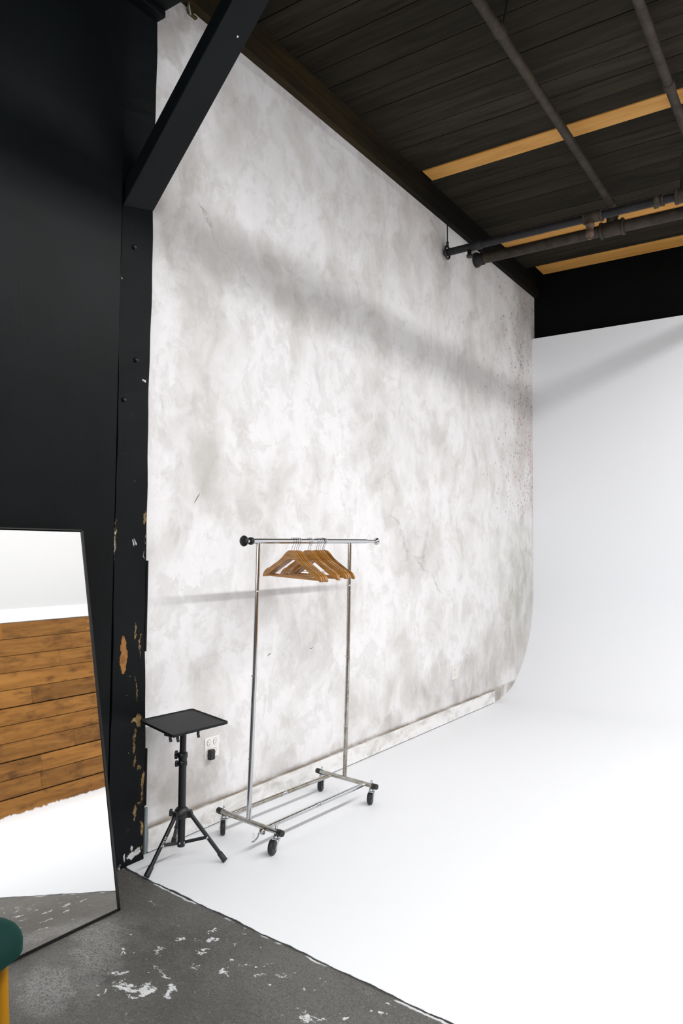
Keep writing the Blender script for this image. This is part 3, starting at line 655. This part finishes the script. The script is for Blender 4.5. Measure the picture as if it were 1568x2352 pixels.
mb.build('tray', tray_mat(), ts)
MB().box((cx-.05, cy-.03, TZ-.03), (cx+.05, cy+.03, TZ-.0125)).build('mounting_plate', black_metal, ts, bevel=.004)
for ax_, ay_ in ((.405, 2.485), (.425, 2.60), (.376, 2.465)):
    MB().tube([(ax_, ay_, TZ-.012), (ax_, ay_, TZ-.03), (ax_+.006, ay_, TZ-.045)], .007, 10).build('clip', black_plastic, ts)
MB().box((.331, 2.465, TZ-.024), (.401, 2.485, TZ-.0125)).build('rail_clip', black_plastic, ts, bevel=.003)
MB().tube([(cx, cy, .50), (cx, cy, TZ-.025)], .0165, 24).build('upper_tube', black_metal, ts)
MB().tube([(cx, cy, .075), (cx, cy, .525)], .0195, 24).build('lower_tube', black_metal, ts)
MB().lathe([(.020, 0), (.0235, .003), (.0235, .022), (.0215, .025), (.0215, .040), (.025, .043), (.025, .066), (.021, .070)], (cx, cy, .478), (0, 0, 1)).build('height_collar', black_plastic, ts)
# directions as seen from the camera: knobs point to the left of the view
kd = Vector((-.80, -.60, 0)).normalized()
def knob(z, d, r=.017, stem=.03):
    b = Vector((cx, cy, z)); k = MB().tube([b+d*.018, b+d*(.018+stem)], .006, 10)
    c_ = b+d*(.018+stem); t = d.cross(Vector((0, 0, 1)))
    prof = []
    for i in range(24):
        a = 2*PI*i/24; rr = r*(1+.16*math.cos(6*a)); prof.append((rr*math.cos(a), rr*math.sin(a)))
    k.prism(prof, lambda a, b_, s__: c_+t*a+Vector((0, 0, 1))*b_+d*s__, 0, .014); k.build('knob', black_plastic, ts, bevel=.001)
knob(.535, kd, .019, .008); knob(.490, kd, .014, .006); knob(.243, kd, .016, .03)
hub = MB().lathe([(.022, 0), (.036, .006), (.040, .02), (.036, .042), (.026, .054), (.021, .058)], (cx, cy, .215), (0, 0, 1))
feet = [(.238, 2.458), (.420, 2.812), (.040, 2.815)]
for fx, fy in feet:
    d = (Vector((fx, fy, 0))-Vector((cx, cy, 0))).normalized(); t = Vector((-d.y, d.x, 0)); b = Vector((cx, cy, .222))
    hub.hexa([b+d*.02-t*.013, b+d*.062-t*.013, b+d*.062+t*.013, b+d*.02+t*.013]+[v+Vector((0, 0, .035)) for v in (b+d*.02-t*.013, b+d*.052-t*.013, b+d*.052+t*.013, b+d*.02+t*.013)])
hub.build('hub', black_plastic, ts, bevel=.002)
for i, (fx, fy) in enumerate(feet):
    f_ = Vector((fx, fy, .0125)); d = (Vector((fx, fy, 0))-Vector((cx, cy, 0))).normalized(); top = Vector((cx, cy, .240))+d*.045
    lg = MB().tube([top, f_+(top-f_)*.04], .0105, 16).build('leg', black_metal, ts)
    MB().tube([f_+(top-f_)*.17, f_+(top-f_)*.165, f_+(top-f_)*.03, f_], .0135, 16, rs=[.0115, .0135, .0145, .0145]).build('rubber_foot', rubber, lg)
    j = f_+(top-f_)*.50; c_ = Vector((cx, cy, .095))+d*.016; t = Vector((-d.y, d.x, 0))
    bm_ = MB(); w = Vector((0, 0, .008)); bm_.hexa([c_-t*.004-w, j-t*.004-w, j+t*.004-w, c_+t*.004-w, c_-t*.004+w, j-t*.004+w, j+t*.004+w, c_+t*.004+w])
    sp = bm_.build('spreader', black_metal, ts, bevel=.001)
    for q in (c_, j):
        sd = t if t.dot(Vector((.7, -.7, 0))) > 0 else -t
        MB().lathe([(.0065, 0), (.0065, .002), (.004, .004)], q+sd*.011 if q is j else q+sd*.006, sd, 10).build('rivet', zinc, sp)
    if i == 0: # small white printed lettering on the leg
        tx = MB(); ax_ = (f_-top).normalized(); sd = Vector((.85, -.5, .1)); sd = (sd-ax_*sd.dot(ax_)).normalized(); cr = ax_.cross(sd)
        for k_, (l_, w_) in enumerate(((.006, .003), (.003, .004), (.006, .003), (.004, .004), (.008, .003))):
            b = top+(f_-top)*(.36+.035*k_)+sd*.0106; tx.hexa([b-cr*w_/2, b+ax_*l_-cr*w_/2, b+ax_*l_+cr*w_/2, b+cr*w_/2]+[v+sd*.0004 for v in (b-cr*w_/2, b+ax_*l_-cr*w_/2, b+ax_*l_+cr*w_/2, b+cr*w_/2)])
        tx.build('lettering', white_plastic, lg)

# ------------------------------------------------------------------ outlets
def receptacle(mb_, y, z, r=.0165): mb_.lathe([(r, 0), (r, .0025), (r-.001, .003)], (.006, y, z), (1, 0, 0), 24)
ol = thing('wall_outlet', (0, 3.135, .445), 'white double outlet plate on the plaster wall between tray stand and rack', 'outlet')
MB().box((.0, 3.074, .386), (.006, 3.192, .506)).build('plate', white_plastic, ol, bevel=.003)
mr = MB()
ring = M('outlet_gap', .6, 0, lin('6f6f6c')).m
rp = [(3.108, .476), (3.158, .476), (3.108, .421), (3.158, .421)]
for yy, zz in rp:
    MB().lathe([(.0185, 0), (.0185, .0006)], (.006, yy, zz), (1, 0, 0), 24).build('receptacle_gap', ring, ol)
    rc = MB(); rc.lathe([(.0170, 0), (.0170, .0025), (.016, .003)], (.006, yy, zz), (1, 0, 0), 24); ro_ = rc.build('receptacle', white_plastic, ol)
    sl = MB().box((.009, yy-.0075, zz+.001), (.0094, yy-.0055, zz+.009)).box((.009, yy+.0055, zz+.001), (.0094, yy+.0075, zz+.008)); sl.lathe([(.0028, 0), (.0028, .0004)], (.009, yy, zz-.007), (1, 0, 0), 10); sl.build('slots', black_void, ro_)
tag(MB().box((.0095, 3.092, .382), (.036, 3.130, .440)).build('power_adapter', black_plastic, None, bevel=.005), 'small black power adapter plugged into the white outlet', 'adapter')
painted = M('painted_over_plate', .6, 0, lin('e2e0dc')).m
o2 = thing('wall_outlet', (0, 6.37, .44), 'painted-over outlet plate low on the plaster wall near the far end', 'outlet')
MB().box((0, 6.315, .375), (.006, 6.425, .505)).build('plate', painted, o2, bevel=.002)
for yy in (6.37,):
    for zz in (.465, .415):
        b = MB(); b.lathe([(.016, 0), (.016, .0025)], (.006, yy, zz), (1, 0, 0), 20); r_o = b.build('receptacle', painted, o2)
        MB().box((.0085, yy-.008, zz), (.009, yy-.005, zz+.009)).box((.0085, yy+.005, zz), (.009, yy+.008, zz+.009)).build('slots', ring, r_o)

# ------------------------------------------------------------------ leaning mirror
th, ph = math.radians(8), math.radians(-1)
nrm = Vector((math.cos(th)*math.cos(ph), math.cos(th)*math.sin(ph), math.sin(th)))
PB = Vector((.379, 2.192, .0))
def on_m(x, y):
    d = ray(x, y); return CAM+d*(((PB-CAM).dot(nrm))/d.dot(nrm))
BR = on_m(276, 2090); TR = on_m(190, 1217); BRz = BR
hd = Vector((-nrm.y, nrm.x, 0)).normalized()  # horizontal direction in the glass, towards +y
TR = Vector((TR.x, TR.y, TR.z)); width = .80
BL = BR-hd*width; TL = TR-hd*width
zlift = .004-min(BR.z, BL.z)
mi = thing('leaning_mirror', (BR+BL)/2, 'tall frameless-looking mirror with thin black frame leaning on the black wall at left', 'mirror')
mi['label'] = 'tall rectangular mirror with thin black frame leaning against the black wall'
MO = (BR+BL)/2
def fr_pt(u, v, w): # u 0..1 left->right, v 0..1 bottom->top (in frame), w = metres along normal
    return BL.lerp(BR, u).lerp(TL.lerp(TR, u), v)+nrm*w
hgt = (TR-BR).length; fw_ = .011
def slab(u0, u1, v0, v1, w0, w1): return [fr_pt(u0, v0, w0), fr_pt(u1, v0, w0), fr_pt(u1, v1, w0), fr_pt(u0, v1, w0), fr_pt(u0, v0, w1), fr_pt(u1, v0, w1), fr_pt(u1, v1, w1), fr_pt(u0, v1, w1)]
du_, dv_ = fw_/width, fw_/hgt
g = MB().hexa(slab(du_, 1-du_, dv_, 1-dv_, -.012, -.001)); g.build('glass', mirror_glass, mi, loc=MO)
f = MB(); f.hexa(slab(0, 1, 0, dv_*1.1, -.03, .003)); f.hexa(slab(0, 1, 1-dv_*.5, 1, -.03, .003)); f.hexa(slab(0, du_, 0, 1, -.03, .003)); f.hexa(slab(1-du_, 1, 0, 1, -.03, .003)); f.build('frame', frame_black, mi, loc=MO)
MB().hexa(slab(du_, 1-du_, dv_, 1-dv_, -.03, -.013)).build('backing', frame_black, mi, loc=MO)
for u_ in (.1, .84): MB().hexa(slab(u_, u_+.06, .93, .97, -.062, -.03)).build('bumper', rubber, mi, loc=MO)
mi.location = MO
# ------------------------------------------------------------------ velvet stool
def velvet():
    m = M('green_velvet', .75, 0, lin('06302b'), .2); m.b.inputs['Sheen Weight'].default_value = .35; m.b.inputs['Sheen Roughness'].default_value = .4; m.b.inputs['Sheen Tint'].default_value = lin('1f7a6d')
    m.bump(m.noise(m.pos(), 300, 3), .1, .001); return m.m
ST = Vector((.917, 1.045, 0)); ang = math.atan2(-.94, .33)
st = thing('velvet_stool', ST, 'dark green velvet stool seat on golden legs at the bottom left corner', 'stool')
ca_, sa_ = math.cos(ang), math.sin(ang); hs = .215; cr_ = .065
def rr(inset, z):
    P = []; h_ = hs-inset; r_ = max(cr_-inset*.3, .02)
    for qx, qy, a0 in ((1, 1, 0), (-1, 1, PI/2), (-1, -1, PI), (1, -1, 1.5*PI)):
        for t in range(8):
            a = a0+PI/2*t/7; X = qx*(h_-r_)+r_*math.cos(a); Y = qy*(h_-r_)+r_*math.sin(a); P.append((ST.x+X*ca_-Y*sa_, ST.y+X*sa_+Y*ca_, z))
    return P
sec = [(.012, .420), (.003, .424), (0, .430), (0, .462), (.004, .480), (.014, .498), (.030, .512), (.055, .524), (.10, .532), (.16, .535)]
vs = []; n = 32
for ins, z in sec: vs += rr(ins, z)
fs = [(r_*n+k, r_*n+(k+1) % n, (r_+1)*n+(k+1) % n, (r_+1)*n+k) for r_ in range(len(sec)-1) for k in range(n)]
fs += [tuple(reversed(range(n))), tuple(range((len(sec)-1)*n, len(sec)*n))]
MB().add(vs, fs, True).build('seat', velvet(), st, loc=ST)
gold = M('gold_painted_leg', .35, 0, lin('b07c10')).m
for qx, qy in ((1, 1), (1, -1), (-1, 1), (-1, -1)):
    a = Vector((ST.x+.155*qx*ca_-.155*qy*sa_, ST.y+.155*qx*sa_+.155*qy*ca_, .420)); b = Vector((ST.x+.175*qx*ca_-.175*qy*sa_, ST.y+.175*qx*sa_+.175*qy*ca_, 0))
    MB().tube([b, a], .013, 20, rs=[.012, .019]).build('leg', gold, st, loc=ST)

# ------------------------------------------------------------------ lights
def area(name, loc, rot, sx, sy, power, col=(1, 1, 1), parent=None):
    l = bpy.data.lights.new(name, 'AREA'); l.shape = 'RECTANGLE'; l.size = sx; l.size_y = sy; l.energy = power; l.color = col
    o = bpy.data.objects.new(name, l); C.objects.link(o); o.location = loc; o.rotation_euler = rot
    if parent: o.parent = parent; o.location = Vector(loc)-WP(parent)
    return o
lamp_glow = M('tube_diffuser', .5); lamp_glow.b.inputs['Emission Color'].default_value = (1, 1, 1, 1); lamp_glow.b.inputs['Emission Strength'].default_value = 4; lamp_glow = lamp_glow.m
cf = thing('strip_light', (4.25, 4.0, 4.93), 'long white strip light under the ceiling to the right of the view', 'ceiling light')
MB().box((4.14, -1.9, 4.91), (4.36, 8.1, 4.948)).build('housing', white_plastic, cf)
area('strip_lamp', (4.25, 3.1, 4.900), (0, 0, 0), .14, 9.8, 440, (1, .995, .985), cf)
area('window_daylight', (3.1, -3.15, 2.5), (-PI/2+PI, 0, 0), 5.4, 2.8, 150, (.93, .96, 1))
w = bpy.data.worlds.new('world'); bpy.context.scene.world = w; w.use_nodes = True
w.node_tree.nodes['Background'].inputs[0].default_value = (.85, .92, 1, 1); w.node_tree.nodes['Background'].inputs[1].default_value = 1.0
vs_ = bpy.context.scene.view_settings; vs_.view_transform = 'Standard'; vs_.look = 'None'; vs_.gamma = 1; vs_.exposure = .1; vs_.use_curve_mapping = False
